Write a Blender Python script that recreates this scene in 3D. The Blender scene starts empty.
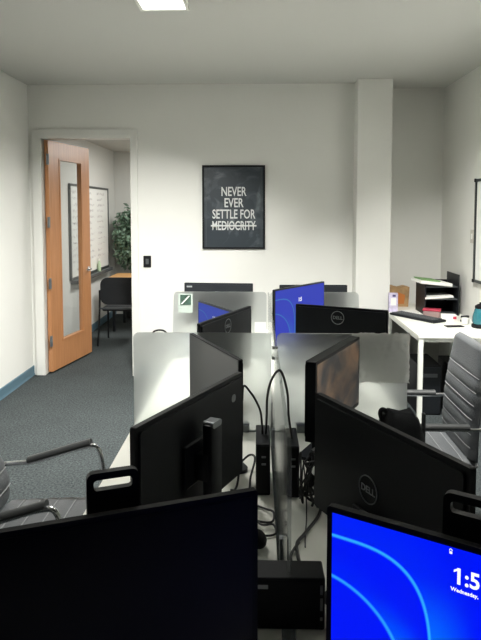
import bpy, bmesh, math, random
from mathutils import Vector, Matrix
random.seed(7)
sc = bpy.context.scene
COL = sc.collection
PI = math.pi

# ------------------------------------------------------------------ materials
def srgb(r, g, b):
    f = lambda c: (c/255/12.92) if c/255 <= .04045 else ((c/255+.055)/1.055)**2.4
    return (f(r), f(g), f(b), 1)

def mat(name, col, rough=.5, metal=0, spec=.5, noise=None, bump=None, emit=None, coat=0):
    m = bpy.data.materials.new(name); m.use_nodes = True
    nt = m.node_tree; b = nt.nodes['Principled BSDF']
    b.inputs['Base Color'].default_value = col
    b.inputs['Roughness'].default_value = rough
    b.inputs['Metallic'].default_value = metal
    b.inputs['Specular IOR Level'].default_value = spec
    b.inputs['Coat Weight'].default_value = coat
    tc = nt.nodes.new('ShaderNodeTexCoord')
    if noise:                                   # (scale, strength, detail)
        n = nt.nodes.new('ShaderNodeTexNoise'); n.inputs['Scale'].default_value = noise[0]
        n.inputs['Detail'].default_value = noise[2] if len(noise) > 2 else 4
        nt.links.new(tc.outputs['Object'], n.inputs['Vector'])
        r = nt.nodes.new('ShaderNodeMapRange')
        r.inputs['From Min'].default_value = .3; r.inputs['From Max'].default_value = .7
        r.inputs['To Min'].default_value = 1-noise[1]; r.inputs['To Max'].default_value = 1+noise[1]
        nt.links.new(n.outputs['Fac'], r.inputs['Value'])
        v = nt.nodes.new('ShaderNodeVectorMath'); v.operation = 'SCALE'
        v.inputs[0].default_value = col[:3]
        nt.links.new(r.outputs[0], v.inputs['Scale'])
        nt.links.new(v.outputs[0], b.inputs['Base Color'])
    if bump:                                    # (scale, strength)
        n2 = nt.nodes.new('ShaderNodeTexNoise'); n2.inputs['Scale'].default_value = bump[0]
        n2.inputs['Detail'].default_value = 3
        nt.links.new(tc.outputs['Object'], n2.inputs['Vector'])
        bp = nt.nodes.new('ShaderNodeBump'); bp.inputs['Strength'].default_value = bump[1]
        bp.inputs['Distance'].default_value = .01
        nt.links.new(n2.outputs['Fac'], bp.inputs['Height'])
        nt.links.new(bp.outputs[0], b.inputs['Normal'])
    if emit:
        b.inputs['Emission Color'].default_value = emit[0]
        b.inputs['Emission Strength'].default_value = emit[1]
    return m

M = {}
M['wall'] = mat('wall_paint', (.74, .74, .70, 1), .75, bump=(160, .06), noise=(1.2, .02))
M['ceil'] = mat('ceiling_paint', (.54, .545, .515, 1), .9, bump=(120, .08))
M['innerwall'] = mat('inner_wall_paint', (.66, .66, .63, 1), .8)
M['trimpaint'] = mat('door_frame_paint', (.72, .72, .68, 1), .4)
M['blue'] = mat('blue_rubber', srgb(84, 112, 126), .5)
M['white_metal'] = mat('white_metal', srgb(226, 228, 220), .4)
M['desk'] = mat('white_laminate', srgb(232, 232, 222), .35, noise=(8, .02))
M['black'] = mat('black_plastic', srgb(21, 24, 28), .5, spec=.3, bump=(600, .03))
M['black2'] = mat('matte_black_plastic', srgb(12, 13, 16), .6, spec=.25)
M['dkgrey'] = mat('dark_grey_plastic', srgb(70, 74, 76), .5)
M['gloss'] = mat('dark_screen', (.008, .009, .011, 1), .22, spec=.6)
M['matscreen'] = mat('matte_dark_screen', (.02, .023, .024, 1), .36, spec=.8)
M['offscreen'] = mat('powered_off_screen', (.004, .004, .005, 1), .35, spec=.3)
M['silver'] = mat('silver_print', srgb(150, 154, 156), .35, metal=.6)
M['chrome'] = mat('chrome', (.75, .76, .77, 1), .18, metal=1)
M['steel'] = mat('brushed_steel', (.2, .215, .225, 1), .45, metal=.6)
M['leather'] = mat('grey_leather', srgb(96, 99, 101), .5, bump=(140, .25), noise=(9, .08))
M['seam'] = mat('grey_piping', srgb(146, 148, 148), .45)
M['armpad'] = mat('dark_arm_pad', srgb(58, 60, 60), .5)
M['fabric'] = mat('black_fabric', srgb(30, 33, 36), .9, bump=(300, .3), noise=(60, .2))
M['cable'] = mat('cable_rubber', srgb(20, 21, 23), .5)
M['whiteplastic'] = mat('white_plastic', srgb(225, 225, 220), .4)
M['paper'] = mat('paper', srgb(232, 232, 226), .8)
M['board'] = mat('whiteboard_enamel', srgb(232, 233, 230), .25)
M['boardframe'] = mat('whiteboard_frame', srgb(62, 66, 66), .4, metal=.3)
M['ink'] = mat('marker_ink', srgb(186, 180, 184), .6)
M['leaf'] = mat('leaf', srgb(112, 138, 118), .55, noise=(9, .45))
M['stem'] = mat('bark', srgb(84, 66, 48), .8)
M['pot'] = mat('dark_pot', srgb(44, 44, 44), .6)
M['teal'] = mat('teal_plastic', srgb(40, 104, 114), .25)
M['red'] = mat('red_plastic', srgb(176, 52, 74), .4)
M['clearbox'] = mat('cloudy_plastic', srgb(150, 128, 124), .3)
M['green'] = mat('green_paper', srgb(110, 148, 92), .7)
M['orange'] = mat('orange_bag', srgb(158, 128, 90), .75, noise=(12, .3))
M['lilac'] = mat('lilac_carton', srgb(196, 188, 212), .6, noise=(26, .25))
M['wtext'] = mat('white_ink', srgb(205, 208, 206), .7)
M['poster'] = None

def wood(name, a, b_, axis):
    m = mat(name, a, .38)
    nt = m.node_tree; bs = nt.nodes['Principled BSDF']
    tc = nt.nodes.new('ShaderNodeTexCoord'); mp = nt.nodes.new('ShaderNodeMapping')
    mp.inputs['Scale'].default_value = axis
    n = nt.nodes.new('ShaderNodeTexNoise'); n.inputs['Scale'].default_value = 6; n.inputs['Detail'].default_value = 6
    cr = nt.nodes.new('ShaderNodeValToRGB')
    cr.color_ramp.elements[0].position = .3; cr.color_ramp.elements[0].color = a
    cr.color_ramp.elements[1].position = .7; cr.color_ramp.elements[1].color = b_
    nt.links.new(tc.outputs['Object'], mp.inputs[0]); nt.links.new(mp.outputs[0], n.inputs['Vector'])
    nt.links.new(n.outputs['Fac'], cr.inputs[0]); nt.links.new(cr.outputs[0], bs.inputs['Base Color'])
    return m
M['doorwood'] = wood('door_wood', srgb(172, 118, 76), srgb(188, 134, 90), (6, 6, .5))
M['tablewood'] = wood('table_wood', srgb(196, 146, 92), srgb(210, 164, 108), (.6, 6, 6))

def carpet():
    m = mat('carpet', srgb(96, 104, 106), 1, spec=.1)
    nt = m.node_tree; bs = nt.nodes['Principled BSDF']
    tc = nt.nodes.new('ShaderNodeTexCoord')
    n = nt.nodes.new('ShaderNodeTexNoise'); n.inputs['Scale'].default_value = 70; n.inputs['Detail'].default_value = 5; n.inputs['Roughness'].default_value = .75
    n2 = nt.nodes.new('ShaderNodeTexNoise'); n2.inputs['Scale'].default_value = 4
    cr = nt.nodes.new('ShaderNodeValToRGB')
    cr.color_ramp.elements[0].position = .32; cr.color_ramp.elements[0].color = srgb(27, 32, 34)
    cr.color_ramp.elements[1].position = .68; cr.color_ramp.elements[1].color = srgb(90, 96, 96)
    mx = nt.nodes.new('ShaderNodeMix'); mx.data_type = 'RGBA'; mx.blend_type = 'MULTIPLY'; mx.inputs[0].default_value = .25
    nt.links.new(tc.outputs['Object'], n.inputs['Vector']); nt.links.new(tc.outputs['Object'], n2.inputs['Vector'])
    nt.links.new(n.outputs['Fac'], cr.inputs[0]); nt.links.new(cr.outputs[0], mx.inputs[6]); nt.links.new(n2.outputs['Fac'], mx.inputs[7])
    nt.links.new(mx.outputs[2], bs.inputs['Base Color'])
    bp = nt.nodes.new('ShaderNodeBump'); bp.inputs['Strength'].default_value = .5; bp.inputs['Distance'].default_value = .01
    nt.links.new(n.outputs['Fac'], bp.inputs['Height']); nt.links.new(bp.outputs[0], bs.inputs['Normal'])
    return m
M['carpet'] = carpet()

def posterprint():
    m = mat('poster_print', srgb(52, 60, 66), .35)
    nt = m.node_tree; bs = nt.nodes['Principled BSDF']
    tc = nt.nodes.new('ShaderNodeTexCoord')
    n = nt.nodes.new('ShaderNodeTexNoise'); n.inputs['Scale'].default_value = 6; n.inputs['Detail'].default_value = 8; n.inputs['Distortion'].default_value = 1.2
    cr = nt.nodes.new('ShaderNodeValToRGB')
    cr.color_ramp.elements[0].position = .5; cr.color_ramp.elements[0].color = srgb(48, 56, 62)
    cr.color_ramp.elements[1].position = .78; cr.color_ramp.elements[1].color = srgb(98, 106, 110)
    nt.links.new(tc.outputs['Object'], n.inputs['Vector']); nt.links.new(n.outputs['Fac'], cr.inputs[0])
    nt.links.new(cr.outputs[0], bs.inputs['Base Color'])
    return m
M['poster'] = posterprint()

def sheet(name, clear, frost, tint, diff, rough, gloss=.12, ior=1.42):
    """cloudy acrylic: one share is plainly clear, one is frosted (rough refraction), the rest scatters"""
    m = bpy.data.materials.new(name); m.use_nodes = True
    nt = m.node_tree; nt.nodes.clear(); L = nt.links.new
    out = nt.nodes.new('ShaderNodeOutputMaterial')
    tr = nt.nodes.new('ShaderNodeBsdfTransparent'); tr.inputs[0].default_value = tint
    rf = nt.nodes.new('ShaderNodeBsdfRefraction'); rf.inputs['Color'].default_value = tint; rf.inputs['Roughness'].default_value = rough; rf.inputs['IOR'].default_value = ior
    df = nt.nodes.new('ShaderNodeBsdfDiffuse'); df.inputs[0].default_value = diff
    tl = nt.nodes.new('ShaderNodeBsdfTranslucent'); tl.inputs[0].default_value = diff
    gl = nt.nodes.new('ShaderNodeBsdfGlossy'); gl.inputs['Roughness'].default_value = gloss; gl.inputs[0].default_value = (.9, .9, .9, 1)
    def mix(f, a, b):
        n = nt.nodes.new('ShaderNodeMixShader')
        if isinstance(f, (int, float)): n.inputs[0].default_value = f
        else: L(f, n.inputs[0])
        L(a.outputs[0], n.inputs[1]); L(b.outputs[0], n.inputs[2]); return n
    sc_ = mix(.5, df, tl)
    th = mix(frost/(frost+clear), tr, rf) if frost > 0 else tr
    body = mix(1-clear-frost, th, sc_)
    fr = nt.nodes.new('ShaderNodeFresnel'); fr.inputs[0].default_value = 1.45
    ge = nt.nodes.new('ShaderNodeNewGeometry')
    inv = nt.nodes.new('ShaderNodeMath'); inv.operation = 'SUBTRACT'; inv.inputs[0].default_value = 1; L(ge.outputs['Backfacing'], inv.inputs[1])
    mu = nt.nodes.new('ShaderNodeMath'); mu.operation = 'MULTIPLY'; L(fr.outputs[0], mu.inputs[0]); L(inv.outputs[0], mu.inputs[1])
    L(mix(mu.outputs[0], body, gl).outputs[0], out.inputs[0])
    return m
M['acrylic'] = sheet('frosted_acrylic', .38, .54, (.84, .86, .86, 1), (.6, .61, .6, 1), .55, .25)
M['acrylic_clear'] = sheet('clear_acrylic', .8, .12, (.9, .92, .92, 1), (.5, .52, .52, 1), .4)
M['film'] = sheet('crinkled_film', .12, .14, (.8, .8, .78, 1), (.8, .8, .77, 1), .5, .3)
M['paneglass'] = sheet('door_glass', .97, 0, (.97, .985, .985, 1), (.8, .82, .82, 1), 0, .04)

def lockscreen(name, w, h, strength, wash=0.0):
    """blue screen with two pale curved ribbons, given in the screen's own metres"""
    m = bpy.data.materials.new(name); m.use_nodes = True
    nt = m.node_tree; nt.nodes.clear(); L = nt.links
    out = nt.nodes.new('ShaderNodeOutputMaterial'); tc = nt.nodes.new('ShaderNodeTexCoord')
    sp = nt.nodes.new('ShaderNodeSeparateXYZ'); L.new(tc.outputs['Object'], sp.inputs[0])
    def mth(op, a, b=None, c=None):
        n = nt.nodes.new('ShaderNodeMath'); n.operation = op
        for i, v in enumerate((a, b, c)):
            if v is None: continue
            if isinstance(v, (int, float)): n.inputs[i].default_value = v
            else: L.new(v, n.inputs[i])
        return n.outputs[0]
    k = w/.53
    def ell(cx, cz, rx, rz, p=2.0):
        x = mth('DIVIDE', mth('SUBTRACT', sp.outputs[0], cx*k), rx*k)
        z = mth('DIVIDE', mth('SUBTRACT', sp.outputs[2], cz*k), rz*k)
        return mth('POWER', mth('ADD', mth('POWER', mth('ABSOLUTE', x), p), mth('POWER', mth('ABSOLUTE', z), p)), 1/p)
    def smooth(v, a, b, lo, hi):
        n = nt.nodes.new('ShaderNodeMapRange'); n.interpolation_type = 'SMOOTHSTEP'
        L.new(v, n.inputs[0])
        for i, q in enumerate((a, b, lo, hi)): n.inputs[i+1].default_value = q
        return n.outputs[0]
    # screen origin: centre of the panel; left edge at -w/2, top at h/2
    e1 = ell(-.236, -.10, .170, .206, 3.2); e2 = ell(-.28, -.13, .168, .158); e3 = ell(.10, -.13, .12, .26)
    line = lambda e, t: mth('MULTIPLY', smooth(e, 1-t, 1, 0, 1), smooth(e, 1, 1+t*.8, 1, 0))
    ribbon = mth('MINIMUM', mth('ADD', line(e1, .028), mth('MULTIPLY', line(e2, .04), .8)), 1.0)
    low1 = mth('ADD', mth('MULTIPLY', smooth(sp.outputs[2], -.06, .09, 1, 0), .92), .06)
    low2 = mth('ADD', mth('MULTIPLY', smooth(sp.outputs[2], -.11, .03, 1, 0), .85), .05)
    glow = mth('ADD', mth('MULTIPLY', mth('MULTIPLY', smooth(e1, .99, 1.0, 0, 1), smooth(e1, 1.0, 1.5, 1, 0)), low1),
               mth('MULTIPLY', mth('MULTIPLY', mth('MULTIPLY', smooth(e2, .99, 1.0, 0, 1), smooth(e2, 1, 1.4, 1, 0)), smooth(e1, .98, .995, 1, 0)), low2))
    def mix(f, a, b):
        n = nt.nodes.new('ShaderNodeMix'); n.data_type = 'RGBA'; L.new(f, n.inputs[0])
        for i, v in ((6, a), (7, b)):
            if isinstance(v, tuple): n.inputs[i].default_value = v
            else: L.new(v, n.inputs[i])
        return n.outputs[2]
    wv = lambda c: tuple(x*(1-wash)+wash*y for x, y in zip(c, (.09, .17, .6))) + (1,)
    c = mix(glow, wv((.0, .008, .95)), wv((.0, .16, 1.0)))
    c = mix(ribbon, c, wv((.03, .42, 1.0)))
    em = nt.nodes.new('ShaderNodeEmission'); em.inputs[1].default_value = strength; L.new(c, em.inputs[0])
    gl = nt.nodes.new('ShaderNodeBsdfGlossy'); gl.inputs['Roughness'].default_value = .3; gl.inputs[0].default_value = (.03, .03, .03, 1)
    ad = nt.nodes.new('ShaderNodeAddShader'); L.new(em.outputs[0], ad.inputs[0]); L.new(gl.outputs[0], ad.inputs[1])
    L.new(ad.outputs[0], out.inputs[0])
    return m
def emis(name, col, s):
    m = bpy.data.materials.new(name); m.use_nodes = True; nt = m.node_tree; nt.nodes.clear()
    o = nt.nodes.new('ShaderNodeOutputMaterial'); e = nt.nodes.new('ShaderNodeEmission')
    e.inputs[0].default_value = col; e.inputs[1].default_value = s; nt.links.new(e.outputs[0], o.inputs[0]); return m
def brown_reflection():  # blurred brown reflection on a screen, painted as dim emissive noise
    m = mat('painted_brown_reflection', (.01, .01, .011, 1), .25)
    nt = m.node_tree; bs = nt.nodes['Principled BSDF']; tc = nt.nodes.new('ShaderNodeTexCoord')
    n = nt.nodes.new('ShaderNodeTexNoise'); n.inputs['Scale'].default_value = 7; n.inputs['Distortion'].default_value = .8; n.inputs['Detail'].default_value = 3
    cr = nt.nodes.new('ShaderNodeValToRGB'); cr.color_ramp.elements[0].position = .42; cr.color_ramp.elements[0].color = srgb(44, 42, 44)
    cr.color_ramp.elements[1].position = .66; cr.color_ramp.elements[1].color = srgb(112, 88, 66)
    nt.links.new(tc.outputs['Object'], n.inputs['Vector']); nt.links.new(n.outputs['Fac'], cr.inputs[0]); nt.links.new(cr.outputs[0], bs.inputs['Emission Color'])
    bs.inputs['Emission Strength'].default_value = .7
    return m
M['brown'] = brown_reflection()
M['glyph'] = emis('lit_white_glyphs', (.95, .97, 1, 1), 1.1)
M['diffuser'] = emis('lit_diffuser', (1, .98, .93, 1), 6)

# ------------------------------------------------------------------ mesh helpers
class MB:
    def __init__(s): s.bm = bmesh.new()
    def box(s, c, d, rot=None, bev=0, seg=2):
        b = bmesh.new(); bmesh.ops.create_cube(b, size=1)
        bmesh.ops.scale(b, vec=d, verts=b.verts)
        if bev: bmesh.ops.bevel(b, geom=list(b.edges), offset=bev, segments=seg, affect='EDGES', profile=.5)
        if rot is not None: bmesh.ops.transform(b, matrix=rot.to_4x4(), verts=b.verts)
        bmesh.ops.translate(b, vec=c, verts=b.verts); s.join(b); return s
    def join(s, b):
        me = bpy.data.meshes.new('tmp'); b.to_mesh(me); b.free(); s.bm.from_mesh(me); bpy.data.meshes.remove(me)
    def cyl(s, a, b_, r, r2=None, seg=16, bev=0):
        a, b_ = Vector(a), Vector(b_); d = b_-a
        b = bmesh.new(); bmesh.ops.create_cone(b, cap_ends=True, segments=seg, radius1=r, radius2=r if r2 is None else r2, depth=d.length)
        q = d.to_track_quat('Z', 'Y').to_matrix().to_4x4()
        bmesh.ops.transform(b, matrix=Matrix.Translation((a+b_)/2) @ q, verts=b.verts); s.join(b); return s
    def sphere(s, c, d, seg=16):
        b = bmesh.new(); bmesh.ops.create_uvsphere(b, u_segments=seg, v_segments=seg//2+2, radius=.5)
        bmesh.ops.scale(b, vec=d, verts=b.verts); bmesh.ops.translate(b, vec=c, verts=b.verts); s.join(b); return s
    def tube(s, pts, r, seg=8, smooth=True, closed=False, flat=None):
        pts = [Vector(p) for p in pts]
        if smooth and len(pts) > 2: pts = catmull(pts, 8, closed)
        n = len(pts); rings = []; up = None
        for i, p in enumerate(pts):
            t = (pts[(i+1) % n]-pts[i-1]) if closed else (pts[min(i+1, n-1)]-pts[max(i-1, 0)])
            t.normalize()
            if up is None:
                up = Vector((0, 0, 1)) if abs(t.z) < .9 else Vector((1, 0, 0))
            x = t.cross(up)
            if x.length < 1e-6: x = t.cross(Vector((0, 1, .1)))
            x.normalize(); up = x.cross(t).normalized()
            rx, ry = (r, r) if flat is None else flat
            rings.append([s.bm.verts.new(p+x*math.cos(2*PI*k/seg)*rx+up*math.sin(2*PI*k/seg)*ry) for k in range(seg)])
        for i in range(n if closed else n-1):
            A, B = rings[i], rings[(i+1) % n]
            for k in range(seg): s.bm.faces.new((A[k], A[(k+1) % seg], B[(k+1) % seg], B[k]))
        if not closed: s.bm.faces.new(rings[0][::-1]); s.bm.faces.new(rings[-1])
        return s
    def prism(s, outline, y0, y1, plane='xz', hole=None):
        """outline extruded between y0 and y1 along the axis missing from plane"""
        def P(a, b, c):
            return {'xz': (a, c, b), 'xy': (a, b, c), 'yz': (c, a, b)}[plane]
        b = bmesh.new()
        def ring(o, y): return [b.verts.new(P(u, v, y)) for u, v in o]
        if hole is None:
            A, B = ring(outline, y0), ring(outline, y1)
            b.faces.new(A); b.faces.new(B[::-1])
            n = len(A)
            for i in range(n): b.faces.new((A[i], A[(i+1) % n], B[(i+1) % n], B[i]))
        else:
            n = len(outline); assert len(hole) == n
            A, B, C, D = ring(outline, y0), ring(outline, y1), ring(hole, y0), ring(hole, y1)
            for i in range(n):
                j = (i+1) % n
                b.faces.new((A[i], A[j], C[j], C[i])); b.faces.new((B[j], B[i], D[i], D[j]))
                b.faces.new((A[j], A[i], B[i], B[j])); b.faces.new((C[i], C[j], D[j], D[i]))
        bmesh.ops.recalc_face_normals(b, faces=b.faces); s.join(b); return s
    def lathe(s, prof, c=(0, 0, 0), seg=24):
        rings = []
        for r, z in prof:
            rings.append([s.bm.verts.new((c[0]+r*math.cos(2*PI*k/seg), c[1]+r*math.sin(2*PI*k/seg), c[2]+z)) for k in range(seg)])
        for A, B in zip(rings, rings[1:]):
            for k in range(seg): s.bm.faces.new((A[k], A[(k+1) % seg], B[(k+1) % seg], B[k]))
        s.bm.faces.new(rings[0][::-1]); s.bm.faces.new(rings[-1]); return s
    def build(s, name, m, parent=None, smooth=False, loc=None):
        me = bpy.data.meshes.new(name)
        bmesh.ops.recalc_face_normals(s.bm, faces=s.bm.faces)
        s.bm.to_mesh(me); s.bm.free()
        me.materials.append(m)
        if smooth:
            me.polygons.foreach_set('use_smooth', [True]*len(me.polygons)); me.set_sharp_from_angle(angle=math.radians(40))
        o = bpy.data.objects.new(name, me); COL.objects.link(o)
        if parent is not None: o.parent = parent
        if loc is not None: o.location = loc
        return o

def catmull(p, k=8, closed=False):
    out = []; n = len(p)
    g = (lambda i: p[i % n]) if closed else (lambda i: p[max(0, min(n-1, i))])
    for i in range(n if closed else n-1):
        a, b, c, d = g(i-1), g(i), g(i+1), g(i+2)
        for j in range(k):
            t = j/k
            out.append(.5*((2*b)+(c-a)*t+(2*a-5*b+4*c-d)*t*t+(3*b-a-3*c+d)*t**3))
    if not closed: out.append(p[-1].copy())
    return out

def rrect(x0, x1, z0, z1, r, n=5):
    if not isinstance(r, (tuple, list)): r = (r, r, r, r)
    o = []
    for (cx, cz, a), rr in zip(((x1, z1, 0), (x0, z1, 90), (x0, z0, 180), (x1, z0, 270)), r):
        sx = -1 if cx == x1 else 1; sz = -1 if cz == z1 else 1
        for k in range(n+1):
            t = math.radians(a+90*k/n); o.append((cx+sx*rr+rr*math.cos(t), cz+sz*rr+rr*math.sin(t)))
    return o

def text_mesh(body, size, m, name, parent, loc, rot, sx=1, bold=0, depth=.0006, align='CENTER'):
    cu = bpy.data.curves.new('glyphs', 'FONT'); cu.body = body; cu.size = size; cu.align_x = align
    cu.extrude = depth; cu.offset = bold; cu.resolution_u = 3
    t = bpy.data.objects.new('glyphs', cu); COL.objects.link(t)
    dg = bpy.context.evaluated_depsgraph_get()
    me = bpy.data.meshes.new_from_object(t.evaluated_get(dg))
    bpy.data.objects.remove(t); bpy.data.curves.remove(cu)
    for v in me.vertices: v.co.x *= sx
    me.name = name; me.materials.clear(); me.materials.append(m)
    o = bpy.data.objects.new(name, me); COL.objects.link(o); o.parent = parent; o.location = loc; o.rotation_euler = rot
    return o

def tag(o, label, cat, group=None):
    o['label'] = label; o['category'] = cat
    if group: o['group'] = group
    return o
def thing(name, label, cat, loc=(0, 0, 0), rz=0, group=None):
    o = bpy.data.objects.new(name, None); COL.objects.link(o); o.empty_display_size = .1
    o.location = loc; o.rotation_euler = (0, 0, rz); return tag(o, label, cat, group)
def struct(o): o['kind'] = 'structure'; return o

# ------------------------------------------------------------------ the room
XL, XR, YB, YA, ZC, YF = -2.308, 1.936, 6.065, 6.34, 2.957, -6.0
DX0, DX1, DZ = -2.205, -1.262, 2.445          # doorway
struct(MB().box(((XL-.3+2.1)/2, (YF+9.9)/2, -.05), (2.1-XL+.3, 9.9-YF, .1)).build('floor', M['carpet']))
struct(MB().box(((XL+XR)/2, (YF+YA)/2, ZC+.05), (XR-XL+.3, YA-YF+.2, .1)).build('ceiling', M['ceil']))
struct(MB().box((XL-.06, (YF+YB+.14)/2, ZC/2), (.12, YB+.14-YF, ZC)).build('wall_left', M['wall']))
struct(MB().box((XR+.06, (YF+YA)/2, ZC/2), (.12, YA-YF+.2, ZC)).build('wall_right', M['wall']))
struct(MB().box(((XL+XR)/2, YF-.06, ZC/2), (XR-XL+.2, .12, ZC)).build('wall_front', M['wall']))
CX0, CX1, CY = .967, 1.30, 5.86
w = MB()
w.box(((XL+DX0)/2, YB+.07, ZC/2), (DX0-XL, .14, ZC))
w.box(((DX0+DX1)/2, YB+.07, (DZ+ZC)/2), (DX1-DX0, .14, ZC-DZ))
w.box(((DX1+CX1-.02)/2, YB+.07, ZC/2), (CX1-.02-DX1, .14, ZC))
w.box(((CX1-.02+XR)/2, YA+.06, ZC/2), (XR-CX1+.02, .12, ZC))
w.box((CX1-.08, (YB+.14+YA+.12)/2, ZC/2), (.12, YA-YB-.02, ZC))
struct(w.build('wall_back', M['wall']))
struct(MB().box(((CX0+CX1)/2, (CY+YB)/2-.0005, ZC/2), (CX1-CX0, YB-CY, ZC), bev=.006).build('wall_column', M['wall']))
struct(MB().prism([(XL, .0), (XL+.014, .0), (XL+.012, .012), (XL+.009, .02), (XL+.009, .092), (XL+.006, .1), (XL, .1)], YF, YB-.001, 'xz').build('baseboard_left', M['blue']))
b = MB(); b.box((-.14, YB-.005, .05), (2.13, .01, .1)); struct(b.build('baseboard_back', M['blue']))
b = MB(); b.box((XR-.005, 2.0, .05), (.01, 8.0, .1)); struct(b.build('baseboard_right', M['blue']))
# door casing
fr = MB()
for x in (DX0-.03, DX1+.03):
    fr.box((x, YB-.012, (DZ+.07)/2), (.075 if x < -1.8 else .062, .028, DZ+.07), bev=.004)
    s = 1 if x < -1.8 else -1
    fr.box((x+s*(.042 if s > 0 else .034), YB+.06, DZ/2), (.03 if s > 0 else .014, .17, DZ), bev=.003)
fr.box(((DX0+DX1)/2, YB-.0125, DZ+.035), (DX1-DX0+.12, .027, .072), bev=.004)
fr.box(((DX0+DX1)/2, YB+.06, DZ-.006), (DX1-DX0, .165, .03), bev=.003)
struct(fr.build('trim_1', M['trimpaint']))

# door leaf, open into the next room
d = bpy.data.objects.new('door_1', None); COL.objects.link(d); d.location = (-2.148, 6.085, 0)
d.rotation_euler = (0, 0, math.radians(79.5)); struct(d)
W_, Z0, Z1 = .93, .022, 2.415
fo = [(0.02, Z0), (W_, Z0), (W_, Z1), (.02, Z1)]
ho = [(.24, .31), (.735, .31), (.735, 2.24), (.24, 2.24)]
MB().prism(fo, -.022, .022, 'xz', hole=ho).build('door_leaf', M['doorwood'], d)
be = MB(); be.prism([(.232, .302), (.743, .302), (.743, 2.248), (.232, 2.248)], -.027, .027, 'xz', hole=[(.252, .322), (.723, .322), (.723, 2.228), (.252, 2.228)])
be.build('glazing_bead', M['doorwood'], d)
MB().box((.4875, 0, 1.275), (.495, .006, 1.93)).build('glass_pane', M['paneglass'], d)
for z in (.35, .95, 1.58, 2.22):
    h = MB(); h.cyl((.0, -.03, z-.055), (.0, -.03, z+.055), .011); h.box((.008, -.0235, z), (.026, .003, .11)); h.box((-.012, -.027, z), (.03, .003, .11))
    h.build('hinge', M['steel'], d, True)
hd = MB()
for s in (-1, 1):
    hd.cyl((.87, s*.0215, 1.02), (.87, s*.03, 1.02), .028); hd.cyl((.87, s*.03, 1.02), (.87, s*.065, 1.02), .01)
    hd.tube([(.87, s*.06, 1.02), (.82, s*.062, 1.022), (.76, s*.058, 1.018)], .009)
hd.build('door_handle', M['chrome'], d, True)

# next room
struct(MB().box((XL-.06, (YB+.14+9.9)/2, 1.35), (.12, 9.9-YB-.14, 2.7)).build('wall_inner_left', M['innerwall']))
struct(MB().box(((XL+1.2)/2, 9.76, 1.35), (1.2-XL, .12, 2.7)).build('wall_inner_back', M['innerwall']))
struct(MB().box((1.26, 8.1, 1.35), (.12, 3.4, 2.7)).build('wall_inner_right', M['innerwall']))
struct(MB().box(((XL+1.2)/2, (6.21+9.9)/2, 2.69), (1.2-XL+.2, 3.69, .1)).build('ceiling_inner', M['ceil']))
struct(MB().box((XL+.006, 7.97, .05), (.012, 3.5, .1)).build('baseboard_inner', M['blue']))

# whiteboard of the next room
wb = thing('whiteboard', 'large whiteboard covered in handwriting on the wall behind the open door', 'whiteboard', (XL, 8.25, 1.43))
MB().box((.012, 0, 0), (.018, 1.86, 1.16)).build('board_surface', M['board'], wb)
MB().prism([(-.95, -.6), (.95, -.6), (.95, .6), (-.95, .6)], .002, .03, 'yz', hole=[(-.92, -.57), (.92, -.57), (.92, .57), (-.92, .57)]).build('frame', M['boardframe'], wb)
MB().box((.05, 0, -.625), (.09, 1.8, .045), bev=.006).build('marker_tray', M['dkgrey'], wb)
ink = MB()
for c0 in (-.86, -.28, .30):
    for r_ in range(12):
        z = .5-r_*.08; y = c0; pts = []
        n = random.randint(16, 26)
        for k in range(n):
            pts.append((.0225, y, z+random.uniform(-.02, .024))); y += random.uniform(.012, .024)
        ink.tube(pts, .0018, 4, smooth=False)
o = ink.build('handwriting', M['ink'], wb); o['kind'] = 'stuff'
sb = thing('spray_bottle', 'small pale green bottle standing on the whiteboard tray', 'bottle', (XL+.055, 8.5, .8285))
MB().lathe([(.024, 0), (.026, .01), (.026, .1), (.015, .13), (.012, .15)]).build('bottle_body', mat('pale_green_plastic', srgb(178, 200, 168), .4), sb, True)
MB().cyl((0, 0, .15), (0, 0, .19), .012).build('cap', M['whiteplastic'], sb, True)

# table, plant and chair of the next room
t = thing('wooden_table', 'light wooden table seen through the doorway behind a black chair', 'table', (-1.5, 8.62, 0))
MB().prism(rrect(-.6, .6, -.36, .36, .06), .72, .75, 'xy').build('tabletop', M['tablewood'], t)
for x in (-.5, .5):
    for y in (-.33, .33): MB().cyl((x, y, 0), (x, y, .72), .022).build('leg', M['black'], t, True)
p = thing('potted_tree', 'bushy green potted tree in the far corner beyond the doorway', 'plant', (-1.92, 9.32, 0))
MB().lathe([(.1, 0), (.14, .02), (.17, .32), (.18, .34), (.15, .34), (.14, .3)]).build('pot', M['pot'], p, True)
st = MB()
for a in range(3): st.tube([(.03*math.cos(a*2), .03*math.sin(a*2), .3), (.05*math.cos(a*2+1), .05*math.sin(a*2+1), .8), (.1*math.cos(a*2), .1*math.sin(a*2), 1.4)], .012, 6)
st.build('trunk', M['stem'], p, True)
lf = MB()
for k in range(2300):
    u, v, r = random.uniform(-1, 1), random.uniform(0, 2*PI), random.random()**.4
    q = math.sqrt(1-u*u); c = Vector((.38*r*q*math.cos(v), .27*r*q*math.sin(v), 1.28+.5*r*u))
    if c.x < -.28: continue
    a = Vector((random.gauss(0, 1), random.gauss(0, 1), random.gauss(-.5, .6))).normalized(); s_ = a.cross(Vector((random.gauss(0, 1), random.gauss(0, 1), random.gauss(0, 1)))).normalized()
    l = random.uniform(.07, .11); wd = l*.26
    vs = [lf.bm.verts.new(x) for x in (c, c+a*l*.45+s_*wd, c+a*l, c+a*l*.45-s_*wd)]
    lf.bm.faces.new(vs)
lf.build('foliage', M['leaf'], p)
c = thing('side_chair', 'black stacking chair standing in the next room, back to the doorway', 'chair', (-1.72, 7.62, 0))
MB().prism(rrect(-.235, .235, .52, .86, .09), -.215, -.175, 'xz').build('backrest', M['fabric'], c, True)
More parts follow.
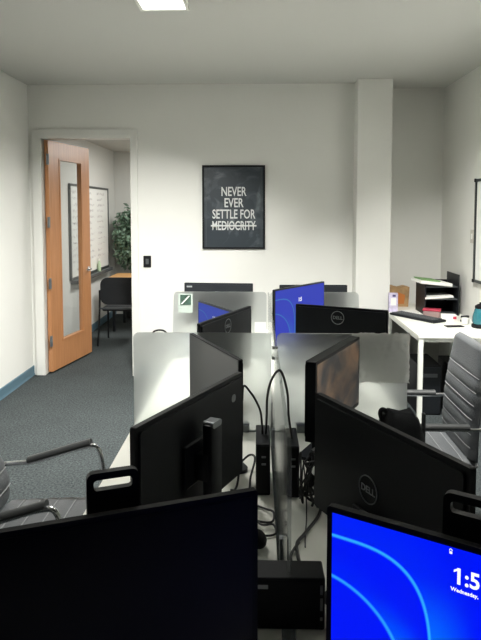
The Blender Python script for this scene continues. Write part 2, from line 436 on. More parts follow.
MB().box((0, .04, .455), (.46, .44, .05), bev=.02).build('seat', M['fabric'], c, True)
for s in (-1, 1):
    MB().tube([(s*.25, -.19, .7), (s*.25, -.2, .46), (s*.265, -.25, .0)], .012).build('leg', M['black2'], c, True)
    MB().tube([(s*.245, .2, .43), (s*.255, .24, 0)], .012, smooth=False).build('leg', M['black2'], c, True)
MB().box((0, -.2, .47), (.5, .025, .02)).build('rail', M['dkgrey'], c)
ft = MB()
cl = thing('added_light_inner', 'added flat ceiling light in the next room, out of view', 'light', (-.7, 8.0, 2.64))  # added fixture, not visible through the doorway
cl.name = 'ceiling_light'  # the added light of the next room, shares the real light's name
MB().box((0, 0, -.012), (.64, 1.24, .02), bev=.003).build('frame', M['white_metal'], cl)
MB().box((0, 0, -.0235), (.58, 1.18, .003)).build('diffuser', M['diffuser'], cl)

# poster
po = thing('framed_poster', 'black framed poster with white capital lettering on the back wall', 'poster', (-.2325, YB-.001, 1.733))
MB().prism([(-.316, -.42), (.316, -.42), (.316, .42), (-.316, .42)], -.024, 0, 'xz', hole=[(-.298, -.402), (.298, -.402), (.298, .402), (-.298, .402)]).build('frame', M['black2'], po)
MB().box((0, -.006, 0), (.596, .010, .804)).build('print', M['poster'], po)
for i, (s_, z, wx) in enumerate((('NEVER', .115, .665), ('EVER', .002, .69), ('SETTLE FOR', -.112, .635), ('MEDIOCRITY', -.228, .585))):
    text_mesh(s_, .128, M['wtext'], 'lettering', po, (0.0, -.012, z), (PI/2, 0, 0), wx, .0018)
MB().box((0, -.0135, -.186), (.46, .001, .014)).build('strike_line', M['wtext'], po)
for s in (-1, 1): MB().box((s*.278, -.0115, 0), (.006, .001, .8)).build('margin_line', M['dkgrey'], po)

sw = thing('wall_switch', 'small black switch plate on the back wall beside the doorway', 'switch', (-1.113, YB-.001, 1.182))
MB().box((0, -.006, 0), (.078, .012, .118), bev=.004).build('plate', M['black2'], sw)
MB().box((0, -.014, .0), (.03, .006, .055), bev=.002).build('rocker', M['dkgrey'], sw)
sw = thing('wall_switch', 'small white switch plate on the right wall beside the whiteboard', 'switch', (XR, 5.42, 1.47))
MB().box((-.006, 0, 0), (.012, .08, .12), bev=.003).build('plate', mat('ivory_plastic', srgb(188, 184, 172), .4), sw)
MB().box((-.012, 0, 0), (.006, .032, .05), bev=.002).build('rocker', M['paper'], sw)
wb = thing('whiteboard', 'whiteboard cut off by the photo\'s right edge, on the right wall', 'whiteboard', (XR, 4.4, 1.525))
MB().box((-.012, 0, 0), (.018, 1.78, .86)).build('board_surface', M['board'], wb)
MB().prism([(-.93, -.45), (.93, -.45), (.93, .45), (-.93, .45)], -.028, -.002, 'yz', hole=[(-.905, -.425), (.905, -.425), (.905, .425), (-.905, .425)]).build('frame', M['boardframe'], wb)
for z in (-.44, .44): MB().box((-.03, .918, z), (.012, .03, .03), bev=.004).build('corner_cap', M['black2'], wb)

# ceiling lights
def ceiling_light(x, y, label, sx=.30, sy=1.2):
    cl = thing('ceiling_light', label, 'light', (x, y, ZC), 0)
    MB().prism([(-sx/2, -sy/2), (sx/2, -sy/2), (sx/2, sy/2), (-sx/2, sy/2)], -.03, 0, 'xy', hole=[(-sx/2+.02, -sy/2+.02), (sx/2-.02, -sy/2+.02), (sx/2-.02, sy/2-.02), (-sx/2+.02, sy/2-.02)]).build('frame', M['white_metal'], cl)
    MB().box((0, 0, -.02), (sx-.04, sy-.04, .004)).build('diffuser', M['diffuser'], cl)
def area(x, y, z, sx, sy, e, spread=180, col=(1, .985, .945)):
    l = bpy.data.lights.new('lamp', 'AREA'); l.shape = 'RECTANGLE'; l.size = sx; l.size_y = sy; l.energy = e; l.color = col
    l.spread = math.radians(spread)
    o = bpy.data.objects.new('lamp', l); COL.objects.link(o); o.location = (x, y, z); return o
ceiling_light(-.565, 3.16, 'lit ceiling light, just its end showing at the top of the photo')

# ------------------------------------------------------------------ desks, dividers
def desk(label, x0, x1, y0, y1, group, legs=True):
    t = thing('desk', label, 'desk', ((x0+x1)/2, (y0+y1)/2, 0), 0, group)
    w, l = (x1-x0)/2, (y1-y0)/2
    MB().box((0, 0, .7175), (2*w, 2*l, .025), bev=.003).build('desktop', M['desk'], t)
    for sx in (-1, 1):
        for sy in (-1, 1): MB().box((sx*(w-.05), sy*(l-.06), .3525), (.04, .04, .705)).build('leg', M['white_metal'], t)
    fr = MB()
    for sy in (-1, 1): fr.box((0, sy*(l-.06), .68), (2*w-.14, .025, .05))
    for sx in (-1, 1): fr.box((sx*(w-.05), 0, .68), (.025, 2*l-.16, .05))
    fr.build('frame', M['white_metal'], t)
    return t
y0, y1, y2 = 1.30, 2.61, 3.925
g = 'white workstation desks'
desk('white desk of the left row under the nearer pair of monitors', -.56, .06, y0, y1-.012, g)
desk('white desk of the left row beyond the nearer frosted divider', -.56, .06, y1+.012, y2-.012, g)
desk('white desk of the right row under the nearer pair of monitors', .094, .69, y0, y1-.012, g)
desk('white desk of the right row beyond the nearer frosted divider', .094, .69, y1+.012, y2-.012, g)
desk('white end desk at the far end of the two rows', -.56, .74, y2+.012, 4.85, g)
desk('white end desk in the foreground under the lock screen monitor', -.85, .9, .55, y0-.014, g)

def divider(label, x0, x1, y, taper, side):
    t = thing('desk_divider', label, 'divider', ((x0+x1)/2, y, .66), 0, 'frosted desk dividers')
    w = (x1-x0)/2; h = .51
    l_, r_ = (taper if side < 0 else 0), (taper if side > 0 else 0)
    out = rrect(-w+l_, w-r_, 0, h, (.025, .025, .004, .004))
    out = [(u-(l_ if u < 0 else -r_)*(1-v/h), v) for u, v in out]
    MB().prism(out, -.003, .003, 'xz').build('panel', M['acrylic'], t)
    for u in (-w*.6, w*.6):
        MB().box((u, 0, .0865), (.05, .05, .032), bev=.003).build('clamp', M['steel'], t)
    return t
d1 = divider('frosted divider nearer on the left, a grey screen just in front', -.545, .066, y1, 0, 0)
d2 = divider('frosted divider nearer on the right, crinkled film on it', .089, .662, y1, 0, 0)
d3 = divider('frosted divider farther on the left with a green sticker', -.565, .066, y2, .02, -1)
d4 = divider('frosted divider farther on the right behind a blue screen', .089, .688, y2, .02, 1)
# protective film hanging on the right divider: a crinkled sheet
f = MB(); N = 26; hx0, hx1, hz0, hz1 = .04, .292, .295, .515
gr = [[f.bm.verts.new((hx0+(hx1-hx0)*i/N+random.uniform(-.002, .002), -.0075-.0055*random.random(), hz0+(hz1-hz0)*j/N+(random.uniform(-.004, .004) if j in (0, N) else 0))) for i in range(N+1)] for j in range(N+1)]
for j in range(N):
    for i in range(N): f.bm.faces.new((gr[j][i], gr[j][i+1], gr[j+1][i+1], gr[j+1][i]))
o = f.build('crinkled_film', M['film'], d2, True); o['label'] = 'grey crinkled film over the upper corner'
st = MB().prism(rrect(-.268, -.173, .37, .497, .008), -.0045, -.0035, 'xz').build('sticker', mat('pale_sticker', srgb(176, 188, 180), .5), d3)
st['label'] = 'pale sticker'
MB().box((-.219, -.0052, .456), (.072, .001, .066)).build('sticker_print', mat('dark_green_print', srgb(58, 84, 72), .6, noise=(40, .5)), st)
MB().prism([(-.251, .428), (-.241, .428), (-.189, .484), (-.199, .484)], -.0062, -.0058, 'xz').build('sticker_band', M['paper'], st)

pt = thing('desk_partition', 'clear acrylic partition running between the left and right rows', 'divider', (.0775, 0, 0))
MB().prism([(1.36, .66), (3.90, .66), (3.90, 1.17), (1.40, 1.17), (1.372, 1.158), (1.36, 1.13)], -.005, .005, 'yz').build('panel', M['acrylic_clear'], pt)
for y in (1.62, 2.45, 2.78, 3.7):
    k = MB(); k.prism([(y-.04, .731), (y+.04, .731), (y+.012, .80), (y-.012, .80)], .0055, .012, 'yz'); k.prism([(y-.04, .731), (y+.04, .731), (y+.012, .80), (y-.012, .80)], -.012, -.0055, 'yz')
    k.build('clamp', M['steel'], pt)
for z in (1.085, 1.13):
    MB().cyl((-.012, 2.5, z), (.012, 2.5, z), .008).build('screw_cap', M['chrome'], pt, True)
tp = thing('tape_strip', 'white tape strip stuck low on the far left divider', 'tape', (.025, y2-.004, .935))
MB().box((0, -.001, 0), (.075, .001, .07)).build('tape_piece', M['paper'], tp)

# ------------------------------------------------------------------ monitors
def monitor(label, A, B, top, screen, H=.325, kind='plain', emblem=None, matback=None, lock=None, group='desk monitors', thick=.02, bez=.009, ez=None):
    # necks of the ringed monitors end low, clear of the emblem
    """A and B: the two top corners (x, y); seen from the screen side A is left"""
    nk = .68 if emblem == 'ring' else .2
    A, B = Vector(A), Vector(B); W = (B-A).length; dr = (B-A).normalized()
    rz = math.atan2(dr.y, dr.x)
    mid = (A+B)/2; zb = .73
    t = thing('monitor', label, 'monitor', (mid.x, mid.y, zb), rz, group)
    mb = matback or M['black']
    zt = top-zb; zc = zt-H/2
    h = MB()
    h.prism(rrect(-W/2, W/2, zc-H/2, zc+H/2, .006), -.009, thick-.014, 'xz')
    h.prism(rrect(-W/2+.012, W/2-.012, zc-H/2+.012, zc+H/2-.012, .01), thick-.0145, thick-.007, 'xz')
    h.box((0, thick-.003, zc-.01-(.09 if nk > .5 else 0)), (W*.3, .012, H*(.2 if nk > .5 else .36)), bev=.004)
    h.build('housing', mb, t)
    if lock:
        s = MB().box((0, 0, 0), (W-2*bez, .0016, H-2*bez-.006)).build('screen', screen, t, loc=(0, -.0098, zc+.003))
        if lock == 'full':
            sx0, st_ = -W/2, (H-2*bez)/2
            text_mesh('1:5', .039, M['glyph'], 'clock_digits', s, (sx0+.234, -.001, st_-.063), (PI/2, 0, 0), .92, .0009, .0003, 'LEFT')
            MB().prism([(sx0+.2345, st_-.0405), (sx0+.2405, st_-.0365), (sx0+.2405, st_-.0405), (sx0+.2345, st_-.0445)], -.0016, -.001, 'xz').build('clock_digits', M['glyph'], s)
            text_mesh('Wednesday,', .0095, M['glyph'], 'date_line', s, (sx0+.230, -.001, st_-.078), (PI/2, 0, 0), .95, .0002, .0003, 'LEFT')
            pl = MB(); pl.box((sx0+.229, -.0014, st_-.012), (.0045, .0008, .004), bev=.0002); pl.tube([(sx0+.2272, -.0014, st_-.009), (sx0+.2272, -.0014, st_-.0065), (sx0+.229, -.0014, st_-.0055), (sx0+.2308, -.0014, st_-.0065), (sx0+.2308, -.0014, st_-.009)], .0006, 5)
            pl.build('padlock_icon', M['glyph'], s)
        else:
            text_mesh('1:5', .034, M['glyph'], 'clock_digits', s, (-.01, -.001, H*.215), (PI/2, 0, 0), .92, .0009, .0003)
    else:
        MB().box((0, -.0098, zc+.003), (W-2*bez, .0016, H-2*bez-.006)).build('screen', screen, t)
    by = thick+.036
    if kind == 'plain':
        n = MB(); n.box((0, by, (zt-H*nk)/2+.006), (.062, .03, zt-H*nk-.012), bev=.008); n.box((0, (thick+by)/2+.004, zc-.02-(.075 if nk > .5 else 0)), (.075, by-thick, .075), bev=.006)
        n.build('stand_neck', M['black'], t, True)
        cp = MB().prism(rrect(-.024, .024, zt-H*nk-.011, zt-H*nk+.006, .008), by-.016, by+.016, 'xz').build('neck_cap', M['silver' if emblem == 'corner' else 'dkgrey'], t)
    else:      # broad neck that rises above the screen as a carrying handle
        hx = -.014; n = MB()
        n.prism(rrect(hx-.05, hx+.05, zt-.20, zt+.056, .014), by-.008, by+.008, 'xz', hole=rrect(hx-.037, hx+.037, zt+.021, zt+.042, .007))
        n.build('carry_handle', M['black'], t, True)
        n = MB(); n.box((0, by, (zt-.2)/2+.006), (.085, .022, zt-.21), bev=.006); n.box((0, (thick+by)/2+.004, zc-.02), (.085, by-thick, .085), bev=.006)
        n.build('stand_neck', M['black'], t, True)
    MB().prism(rrect(-.11, .11, by-.13, by+.045, .03), .0, .013, 'xy').build('stand_base', M['black'], t)
    yb = thick-.0055; ex = .03 if ez is None else .012; ec = zc-.01 if ez is None else zt-ez
    if emblem == 'ring':
        e = MB(); e.tube([(ex+.034*math.cos(a*PI/12), yb, ec+.034*math.sin(a*PI/12)) for a in range(24)], .0016, 6, False, True)
        e.build('emblem_ring', M['silver'], t)
        text_mesh('DELL', .024, M['silver'], 'emblem_lettering', t, (ex, yb, ec-.008), (PI/2, 0, PI), 1, .0004)
    if emblem == 'corner':
        MB().prism(rrect(-W/2+.06, -W/2+.085, zt-.075, zt-.052, .01), thick-.0075, thick-.006, 'xz').build('emblem_plate', M['silver'], t)
    if emblem == 'small':
        MB().prism(rrect(W/2-.062, W/2-.02, zt-.034, zt-.022, .002), thick-.0075, thick-.006, 'xz').build('emblem_plate', M['silver'], t)
    return t
lk1 = lockscreen('bright_lock_screen', .53, .31, 1.0)
lk2 = lockscreen('pale_lock_screen', .53, .31, .55, .35)
lk3 = lockscreen('dim_lock_screen', .53, .31, .5, .6)
# near left pair
monitor('black monitor on the near left desk, its back and stand towards us', (-.05, 1.87), (-.29, 1.37), 1.2, M['gloss'], emblem='corner')
monitor('blank grey screen angled towards us, in front of the left frosted divider', (-.27, 2.46), (-.052, 2.02), 1.2, M['matscreen'], H=.29, bez=.004)
# near right pair
monitor('black monitor on the near right desk, back to us above the lock screen', (.43, 1.17), (.17, 1.66), 1.2, M['gloss'], emblem='ring')
fr_ = monitor('screen with a painted brownish reflection on the near right desk, behind a black monitor back', (.205, 2.13), (.437, 2.575), 1.165, M['brown'], H=.30, bez=.012, thick=.045)
# far pairs
monitor('dim blue screen behind the far left divider\'s green sticker', (-.36, 3.74), (-.12, 3.33), 1.14, lk3, lock='small')
monitor('black monitor back with ringed emblem in front of the dim blue screen, left row', (-.035, 3.17), (-.26, 2.66), 1.2, M['gloss'], emblem='ring', ez=.056)
monitor('bright blue lock screen in the far right row, half hidden by a black monitor', (.095, 3.40), (.425, 3.82), 1.255, lk2, lock='small', H=.34)
monitor('black monitor back with ringed emblem beside the column, far right row', (.67, 3.04), (.215, 3.245), 1.2, M['gloss'], emblem='ring', ez=.056)
monitor('black monitor standing frontally at the far end, left of centre', (-.028, 4.535), (-.555, 4.575), 1.15, M['gloss'], emblem='small')
monitor('black monitor at the far end, mostly hidden behind the blue screen', (.675, 4.465), (.17, 4.455), 1.15, M['gloss'])
# foreground pair
monitor('large switched-off monitor filling the bottom left foreground', (-.495, .99), (0, 1.18), 1.15, M['offscreen'], H=.325, kind='handle', matback=M['black2'], bez=.012)
fg = monitor('foreground monitor with glowing blue lock screen showing the time', (.14, 1.12), (.595, .85), 1.15, lk1, H=.325, kind='handle', lock='full', matback=M['black2'], bez=.011)

# ------------------------------------------------------------------ small computers and cables
def pc(label, x, y, z, w, d_, h, group='small desktop computers', name='computer', ports=True):
    t = thing(name, label, 'computer', (x, y, z), 0, group)
    MB().box((0, 0, h/2), (w, d_, h), bev=.004).build('case', M['black'], t)
    f = MB()
    f.box((0, -d_/2-.001, h*.5), (w*.86, .003, h*.93), bev=.001)
    f.build('front_panel', M['black2'], t)
    for k in range(2 if ports else 0): MB().box((w*.05, -d_/2-.0035, h*(.62+.14*k)), (w*.3, .002, .006)).build('port', M['steel'], t)
    return t
pc('slim upright computer left of the clear partition, cables on top', .023, 2.1, .73, .05, .19, .18)
pc('slim upright computer right of the clear partition', .124, 2.08, .73, .045, .18, .18)
p = pc('low black computer box between the two foreground monitors', .066, 1.383, .73, .19, .075, .125, ports=False)
for k, (z, l) in enumerate(((.1, .022), (.065, .03), (.03, .008))):
    MB().box((.086, -.041, z), (.006, .002, l)).build('port', M['steel'], p)
MB().box((-.05, -.0395, .105), (.024, .0015, .01)).build('case_badge', M['silver'], p)

def cable(label, pts, r=.0035, group='black cables'):
    return tag(MB().tube(pts, r, 8).build('cable', M['cable'], smooth=True), label, 'cable', group)
cable('cable from the left monitors down onto the slim left computer', [(-.05, 2.1, 1.03), (-.045, 2.1, 1.085), (-.02, 2.1, 1.06), (0, 2.1, 1.028), (.016, 2.1, .985), (.022, 2.1, .911)], .004)
cable('cable looping high over the clear partition between the two slim computers', [(.034, 2.1, .911), (.036, 2.05, .99), (.037, 2.0, 1.076), (.050, 1.95, 1.151), (.0775, 1.92, 1.19), (.102, 1.95, 1.11), (.110, 2.0, 1.01), (.125, 2.06, .911)], .0042)
z = .7368
cable('thick cable crossing the bare desk right of the partition', [(.19, 2.0, .85), (.215, 1.95, .78), (.205, 1.88, z), (.15, 1.76, z), (.12, 1.7, z), (.118, 1.63, z), (.125, 1.54, z)], .0052)
cable('thin cable running straight beside the thick one on the bare desk', [(.16, 2.0, .86), (.165, 1.95, .79), (.16, 1.85, z), (.148, 1.75, z), (.142, 1.68, z)], .0022)
cable('cable branching towards the lock screen monitor', [(.2, 2.0, .84), (.225, 1.93, .77), (.235, 1.86, z), (.25, 1.78, z), (.27, 1.7, z)], .004)
cable('cable end curling back on the bare desk near the partition', [(.125, 1.69, z+.009), (.10, 1.645, z), (.098, 1.6, z), (.1, 1.56, z)], .004)
tg = MB()
for k in range(13):
    c0 = Vector((.205+random.uniform(-.02, .02), 1.92+random.uniform(-.04, .05), .84)); pts = []
    for q in range(9): pts.append(c0+Vector((random.uniform(-.05, .04), random.uniform(-.05, .05), random.uniform(-.095, .085))))
    tg.tube(pts, random.choice((.003, .004, .0045)), 7)
tag(tg.build('cable_tangle', M['cable'], smooth=True), 'knotted tangle of black cables below the right reflective screen', 'cable', None)
cable('cable loop lying on the desk left of the partition', [(-.01, 1.93, z), (.03, 1.9, z), (.055, 1.86, z+.01), (.05, 1.82, z), (.01, 1.82, z), (-.02, 1.84, z)], .0035)
cable('second flat cable loop nearer the low computer box', [(-.02, 1.86, z+.008), (.015, 1.79, z+.007), (.052, 1.79, z+.007), (.058, 1.75, z), (.02, 1.74, z), (-.03, 1.78, z)], .0032)
cable('cable hanging from the left monitor pair to the desk', [(-.066, 2.09, 1.0), (-.068, 2.09, .9), (-.062, 2.08, .8), (-.07, 2.05, z), (-.1, 2.0, z)], .004)
cable('cable coil beside the slim left computer', [(-.08, 2.2, z), (-.03, 2.22, .78), (-.005, 2.15, .8), (-.02, 2.06, .77), (-.03, 2.02, z), (-.09, 2.03, z)], .004)
cable('short dark cable curving over the left frosted divider', [(-.46, 2.62, 1.165), (-.45, 2.61, 1.176), (-.43, 2.608, 1.181), (-.41, 2.61, 1.178), (-.4, 2.625, 1.165)], .004)
ad = thing('power_adapter', 'white power plug lying in the tangle of black cables', 'plug', (.205, 1.845, .885), .5)
MB().box((0, 0, 0), (.06, .03, .028), Matrix.Rotation(.4, 3, 'Y'), bev=.008).build('plug_body', M['whiteplastic'], ad, True)
MB().cyl((.03, 0, -.012), (.06, 0, -.024), .006).build('cord_stub', M['whiteplastic'], ad, True)
ad = thing('power_adapter', 'rounded black power adapter on the desk by the switched-off monitor', 'plug', (.005, 1.69, .73), .3)
MB().sphere((0, 0, .024), (.05, .075, .047)).build('adapter_body', M['black2'], ad, True)
MB().tube([(0, .03, .02), (-.01, .07, .012), (-.03, .1, .006)], .003).build('cord', M['cable'], ad, True)
tg_ = thing('paper_tag', 'small white tag on the desk beside the low computer box', 'tag', (.018, 1.585, .73), .4)
MB().box((0, 0, .001), (.028, .016, .002)).build('tag_card', M['paper'], tg_)
MB().box((0, 0, .0024), (.012, .006, .0006)).build('tag_print', M['black2'], tg_)

# dark bag at the right desk
bg = thing('bag', 'crumpled dark bag on the right desk between divider and leather chair', 'bag', (.575, 2.36, .73), .1)
m_ = MB(); rings = []
for j, (z_, sx, sy) in enumerate(((0, .07, .075), (.025, .078, .082), (.08, .08, .08), (.13, .076, .066), (.165, .068, .045), (.185, .055, .022))):
    ring = []
    for k in range(28):
        a = 2*PI*k/28; cc, ss = math.cos(a), math.sin(a)
        e = .5; x = sx*math.copysign(abs(cc)**e, cc); y = sy*math.copysign(abs(ss)**e, ss)
        wv = 1+.05*math.sin(3*a+j*1.7)+.03*math.sin(7*a-j)
        zz = z_-(.035*max(0, math.cos(2*a))*(j/5)**2 if cc > 0 else 0)+.012*math.sin(2*a+1)*(j/5)
        ring.append(m_.bm.verts.new((x*wv, y*wv, max(zz, 0))))
    rings.append(ring)
for A_, B_ in zip(rings, rings[1:]):
    for k in range(28): m_.bm.faces.new((A_[k], A_[(k+1) % 28], B_[(k+1) % 28], B_[k]))
m_.bm.faces.new(rings[0][::-1]); m_.bm.faces.new(rings[-1])
m_.build('bag_body', M['fabric'], bg, True)
MB().box((.083, -.03, .09), (.012, .022, .18), bev=.004).build('side_strap', M['dkgrey'], bg)
MB().tube([(-.07, 0, .13), (-.085, -.005, .175), (-.075, -.01, .192), (-.05, -.01, .175)], .009).build('carry_loop', M['fabric'], bg, True)

# ------------------------------------------------------------------ ribbed office chairs
def ribbed(prof, width, th, pitch, start=0.0, end=1e9):
    """cushion swept along a side profile of (u, z), ribs across the width (along y); returns it and its seams"""
    P = catmull([Vector((u, 0, z_)) for u, z_ in prof], 14)
    L = [0]
    for a, b_ in zip(P, P[1:]): L.append(L[-1]+(b_-a).length)
    m_ = MB(); NV = 14; top, bot, seams = [], [], MB(); prev = None
    for i, p in enumerate(P):
        t = (P[min(i+1, len(P)-1)]-P[max(i-1, 0)]).normalized(); n = Vector((t.z, 0, -t.x))
        s = L[i]; e = min(s, L[-1]-s); endf = min(1, math.sqrt(max(0, 1-(1-min(e/.03, 1))**2))+.1)
        rib = (abs(math.sin(PI*(s-start)/pitch))**.4) if start < s < end else 1
        ft_ = th*(.74+.26*rib)*endf
        ra, rb = [], []
        for j in range(NV+1):
            v = -1+2*j/NV; v = math.copysign(abs(v)**.8, v); k = (1-abs(v)**6)**.5 if abs(v) < 1 else 0
            y = v*width/2*(.9+.1*min(1, e/.06)**.5)
            ra.append(m_.bm.verts.new(p+n*(ft_*(.15+.85*k))+Vector((0, y, 0))))
            rb.append(m_.bm.verts.new(p-n*(.012*(.2+.8*k))+Vector((0, y, 0))))
        top.append(ra); bot.append(rb)
        ph = math.floor((s-start)/pitch)
        if prev is not None and ph != prev and start < s < end and e > .03:
            seams.tube([v.co.copy()+n*.001 for v in ra[1:-1]], .0028, 6, smooth=False)
        prev = ph
    f = m_.bm.faces.new; n_ = len(P)
    for i in range(n_-1):
        for j in range(NV):
            f((top[i][j], top[i][j+1], top[i+1][j+1], top[i+1][j])); f((bot[i][j+1], bot[i][j], bot[i+1][j], bot[i+1][j+1]))
        f((top[i][0], top[i+1][0], bot[i+1][0], bot[i][0])); f((top[i+1][NV], top[i][NV], bot[i][NV], bot[i+1][NV]))
    for i in (0, n_-1):
        for j in range(NV): f((top[i][j], top[i][j+1], bot[i][j+1], bot[i][j]))
    return m_, seams
def office_chair(label, loc, rz, rec, aw=.275, topz=1.08, uback=-.13, slope=0.0):
    """faces local +x; rec: how far the top of the backrest leans back; slope: rise of the arms towards the front"""
    c = thing('office_chair', label, 'chair', loc, rz, 'ribbed grey leather office chairs')
    m_, q = ribbed([(.25, .425), (.22, .455), (.1, .462), (-.05, .455), (-.15, .45), (-.19, .455)], .5, .035, .075)
    o = m_.build('seat', M['leather'], c, True); q.build('piping', M['seam'], o, True)
    up = rec
    m_, q = ribbed([(uback-.03, .47), (uback-.025, .56), (uback-.02-up*.2, .68), (uback-.02-up*.5, .82), (uback-.03-up*.8, .95), (uback-.03-up, topz)], .5, .038, .068, 0, .43)
    o = m_.build('backrest', M['leather'], c, True); q.build('piping', M['seam'], o, True)
    az_ = lambda u: .655+slope*(u-.02)
    for s in (-1, 1):
        y = s*aw
        a = MB(); a.tube([(uback-.05-up*.25, s*.25, az_(-.16)-.01), (uback-.03-up*.2, y, az_(-.16)), (-.1, y, az_(-.1)), (0, y, az_(0)), (.13, y, az_(.13)), (.185, y, az_(.15)-.012), (.205, y, .59), (.19, y, .5), (.15, y-s*.01, .43), (.05, s*.25, .415), (-.12, s*.25, .415)], .0105, 10)
        ao = a.build('armrest', M['chrome'], c, True)
        MB().tube([(u, y, az_(u)+.014) for u in (-.12, -.02, .09, .155)], .02, 10, flat=(.023, .014)).build('arm_pad', M['armpad'], ao, True)
    MB().cyl((0, 0, .12), (0, 0, .41), .03).build('gas_column', M['chrome'], c, True)
    MB().box((-.02, 0, .41), (.24, .2, .03), bev=.008).build('seat_plate', M['black2'], c)
    for k in range(5):
        a = k*2*PI/5+.3; dx, dy = math.cos(a), math.sin(a)
        l = MB(); l.tube([(0, 0, .125), (.12*dx, .12*dy, .115), (.29*dx, .29*dy, .085)], .018, 8); lo = l.build('base_leg', M['chrome'], c, True)
        w_ = MB(); w_.cyl((.29*dx-dy*.02, .29*dy+dx*.02, .028), (.29*dx+dy*.02, .29*dy-dx*.02, .028), .028); w_.cyl((.29*dx, .29*dy, .028), (.29*dx, .29*dy, .09), .008)
        w_.build('caster', M['black2'], lo, True)
    return c
office_chair('grey ribbed leather chair at the left photo edge beside the left desk', (-.87, 2.24, 0), math.radians(0), .24, uback=-.185, slope=.3)
office_chair('grey ribbed leather chair on the right facing the right desk', (.90, 3.12, 0), math.radians(180), .055, topz=1.03, uback=-.15)

# ------------------------------------------------------------------ right hand table and what is on it
TX0, TY0, TY1 = 1.265, 4.667, 6.3
t = thing('side_table', 'white table with square legs along the right wall', 'table', (0, 0, 0))
MB().prism([(TX0, TY0), (XR-.012, TY0), (XR-.012, TY1), (1.315, TY1), (1.315, 5.84), (TX0, 5.84)], .708, .73, 'xy').build('tabletop', M['desk'], t)
for (x, y) in ((TX0+.025, TY0+.025), (XR-.045, TY0+.025), (TX0+.025, 5.8), (XR-.045, 5.8)): MB().box((x, y, .354), (.034, .034, .708)).build('leg', M['white_metal'], t)
fr = MB(); fr.box(((TX0+XR)/2-.01, TY0+.03, .69), (XR-TX0-.11, .02, .034)); fr.box((TX0+.025, 5.23, .69), (.02, 1.08, .034)); fr.build('apron', M['white_metal'], t)

k = thing('keyboard', 'long black keyboard lying slantwise on the white side table', 'keyboard', (1.45, 5.41, .73), math.atan2(5.09-5.57, 1.56-1.25))
MB().box((0, 0, .011), (.52, .16, .02), bev=.004).build('key_case', M['black'], k)
ky = MB()
for r_ in range(5):
    for q in range(17): ky.box((-.235+q*.0285, -.055+r_*.027, .0245), (.021, .02, .007), bev=.002, seg=1)
o = ky.build('keys', M['dkgrey'], k); o['kind'] = 'stuff'

tr = thing('letter_tray', 'black tiered letter tray of papers against the right wall', 'tray', (1.695, 5.72, .73))
MB().box((.17, 0, .19), (.012, .34, .38), bev=.003).build('end_panel', M['black'], tr)
MB().box((-.13, .0, .14), (.012, .32, .28), bev=.003).build('end_panel', M['black'], tr)
MB().box((.02, .165, .15), (.29, .01, .30)).build('back_panel', M['black2'], tr)
for z_ in (.01, .15, .265): MB().box((.02, 0, z_), (.30, .32, .008)).build('shelf', M['dkgrey'], tr)
pp = tag(MB().box((1.69, 5.70, .898), (.26, .29, .018), Matrix.Rotation(-.06, 3, 'Y')).build('paper_stack', M['paper']), 'white papers on the middle shelf of the letter tray', 'paper')
pp = thing('paper_stack', 'white papers with a green cover tilted on top of the letter tray', 'paper', (1.645, 5.66, 1.03), .1)
MB().box((0, 0, .0), (.3, .25, .028), Matrix.Rotation(.11, 3, 'Y')).build('sheets', M['paper'], pp)
MB().box((-.045, 0, .026), (.17, .23, .01), Matrix.Rotation(.11, 3, 'Y')).build('cover', M['green'], pp)
rc = thing('food_container', 'cloudy plastic container with a red lid behind the keyboard', 'container', (1.6, 5.475, .73), -.35)
MB().box((0, 0, .03), (.15, .1, .06), bev=.012).build('tub', M['clearbox'], rc, True)
MB().box((0, 0, .068), (.158, .108, .016), bev=.006).build('lid', M['red'], rc, True)
lc = thing('carton', 'small lilac patterned carton standing beside the column', 'box', (1.312, 5.76, .73), -.1)
MB().box((0, 0, .09), (.085, .06, .18), bev=.002).build('carton_body', M['lilac'], lc)
MB().box((0.0, -.031, .1), (.05, .001, .07)).build('label_panel', M['paper'], lc)
MB().box((.005, -.0306, .158), (.03, .001, .02)).build('label_print', mat('violet_print', srgb(70, 60, 110), .6), lc)
ob = thing('gift_bag', 'orange and tan paper bag in the alcove corner', 'bag', (1.435, 6.1, .73), .05)
MB().prism([(-.095, 0), (.095, 0), (.105, .2), (.06, .21), (0, .195), (-.06, .212), (-.105, .2)], -.05, .05, 'xz').build('bag_body', M['orange'], ob)
MB().prism([(-.06, .03), (.05, .03), (.06, .12), (-.02, .15), (-.07, .1)], -.0525, -.0505, 'xz').build('bag_print', mat('orange_print', srgb(186, 112, 52), .7), ob)
kt = thing('kettle', 'teal glass kettle with black base at the photo\'s right edge', 'kettle', (1.865, 5.0, .73))
MB().lathe([(.068, 0), (.072, .008), (.07, .025), (.06, .03)]).build('kettle_base', M['black2'], kt, True)
MB().lathe([(.058, .031), (.066, .05), (.064, .09), (.05, .145), (.044, .16)]).build('jug', M['teal'], kt, True)
MB().lathe([(.046, .161), (.047, .18), (.03, .192), (.012, .2), (.012, .21)]).build('kettle_lid', M['black2'], kt, True)
MB().tube([(.02, -.045, .165), (.02, -.085, .15), (.02, -.09, .1), (.02, -.062, .06)], .009).build('kettle_handle', M['black2'], kt, True)
mg = thing('mug', 'small white cup between keyboard and teal kettle', 'cup', (1.785, 5.13, .73))
MB().lathe([(.022, 0), (.03, .006), (.034, .055), (.03, .055), (.026, .01)]).build('cup_body', M['whiteplastic'], mg, True)
MB().tube([(.032, 0, .045), (.052, 0, .042), (.052, 0, .02), (.03, 0, .014)], .004).build('cup_handle', M['whiteplastic'], mg, True)
sp_ = thing('stapler', 'black stapler lying near the letter tray and the kettle', 'stapler', (1.84, 5.30, .73), .9)
MB().box((0, 0, .009), (.14, .034, .018), bev=.004).build('stapler_base', M['black2'], sp_)
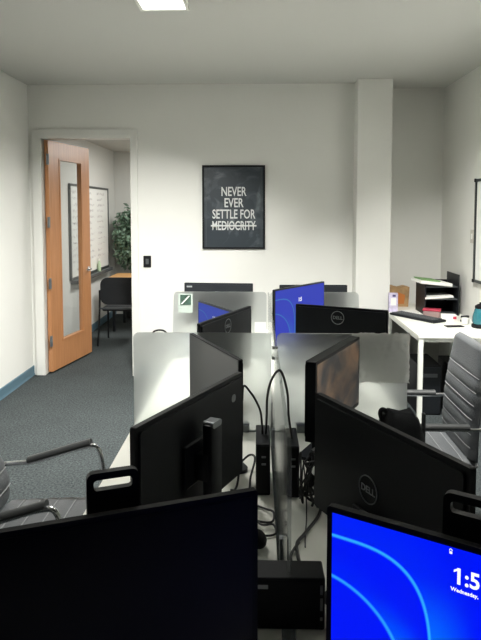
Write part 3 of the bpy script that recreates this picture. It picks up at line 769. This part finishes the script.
MB().box((0.0, 0, .035), (.14, .03, .022), Matrix.Rotation(.12, 3, 'Y'), bev=.006).build('stapler_arm', M['black'], sp_)
bx = thing('tissue_pack', 'white paper pack with a dark end behind the keyboard', 'pack', (1.715, 5.36, .73), -.25)
MB().box((0, 0, .0225), (.13, .1, .045), bev=.006).build('pack_body', M['paper'], bx)
MB().box((.05, -.0515, .025), (.03, .002, .025)).build('pack_print', M['red'], bx)
pr_ = tag(MB().box((1.66, 5.03, .733), (.15, .07, .006), Matrix.Rotation(.1, 3, 'Z'), bev=.002).build('phone', M['black2']), 'dark flat phone lying right of the keyboard end', 'phone')
ps = tag(MB().box((1.45, 5.72, .734), (.15, .2, .008), Matrix.Rotation(.3, 3, 'Z')).build('paper_stack', M['paper']), 'white papers under the far edge of the black keyboard', 'paper')

for (x, y, lab, h) in ((1.44, 5.15, 'black computer tower under the white side table, nearer the front leg', .42), (1.73, 5.17, 'black computer tower under the white side table, nearer the wall', .40)):
    tw = thing('computer_tower', lab, 'computer', (x, y, 0), 0, 'computer towers under the side table')
    MB().box((0, 0, h/2), (.19, .42, h), bev=.006).build('case', M['black2'], tw)
    MB().box((0, -.212, h/2), (.17, .006, h*.94), bev=.002).build('front_panel', M['black'], tw)
    MB().box((0, -.2165, h*.8), (.12, .003, .03)).build('drive_bay', M['dkgrey'], tw)
bgf = thing('backpack', 'black backpack leaning on the table leg below the column', 'bag', (1.10, 5.2, 0))
m_ = MB(); m_.sphere((0, 0, .21), (.28, .24, .42)); m_.sphere((0, -.07, .15), (.22, .16, .24))
m_.build('bag_body', M['fabric'], bgf, True)
MB().tube([(-.04, 0, .405), (-.03, 0, .45), (.03, 0, .45), (.04, 0, .405)], .008).build('carry_loop', M['fabric'], bgf, True)
MB().tube([(-.1, -.08, .33), (-.06, -.13, .3), (0, -.14, .27), (.06, -.13, .3), (.1, -.08, .33)], .006).build('zip', M['dkgrey'], bgf, True)

# ------------------------------------------------------------------ light and camera
def aimed(x, y, sx, sy, e, tilt, az, spread):
    l = area(x, y, ZC-.035, sx, sy, e, spread); l.rotation_euler = (math.radians(tilt), 0, math.radians(az)); return l
aimed(-.565, 3.60, .26, .26, 132, 27, 24, 102)
aimed(-.565, 3.1, .26, .26, 44, 24, 100, 110)
aimed(.95, 3.45, .26, .26, 92, 26, -48, 102)  # added lamp over the right row, brightens the right side
ceiling_light(.95, 3.0, 'added ceiling light over the right row, out of view')  # added fixture to go with that lamp, never in view
area(-.7, 8.0, 2.61, .56, 1.16, 58, 180)  # added lamp to light the next room, source unseen
w_ = bpy.data.worlds.new('world'); sc.world = w_; w_.use_nodes = True
w_.node_tree.nodes['Background'].inputs[0].default_value = (.05, .05, .055, 1); w_.node_tree.nodes['Background'].inputs[1].default_value = .2

cam = bpy.data.cameras.new('camera'); co = bpy.data.objects.new('camera', cam); COL.objects.link(co)
co.location = (0, 0, 1.713)
co.rotation_euler = (PI/2-.067, 0, .027)
cam.sensor_fit = 'VERTICAL'; cam.sensor_height = 32; cam.sensor_width = 24; cam.lens = 600/640*32
cam.shift_y = -(320-249.5)/640
cam.clip_start = .05; cam.clip_end = 60
sc.camera = co
sc.view_settings.view_transform = 'Standard'; sc.view_settings.look = 'None'
sc.view_settings.exposure = 0; sc.view_settings.gamma = 1; sc.view_settings.use_curve_mapping = False
sc.cycles.use_denoising = True
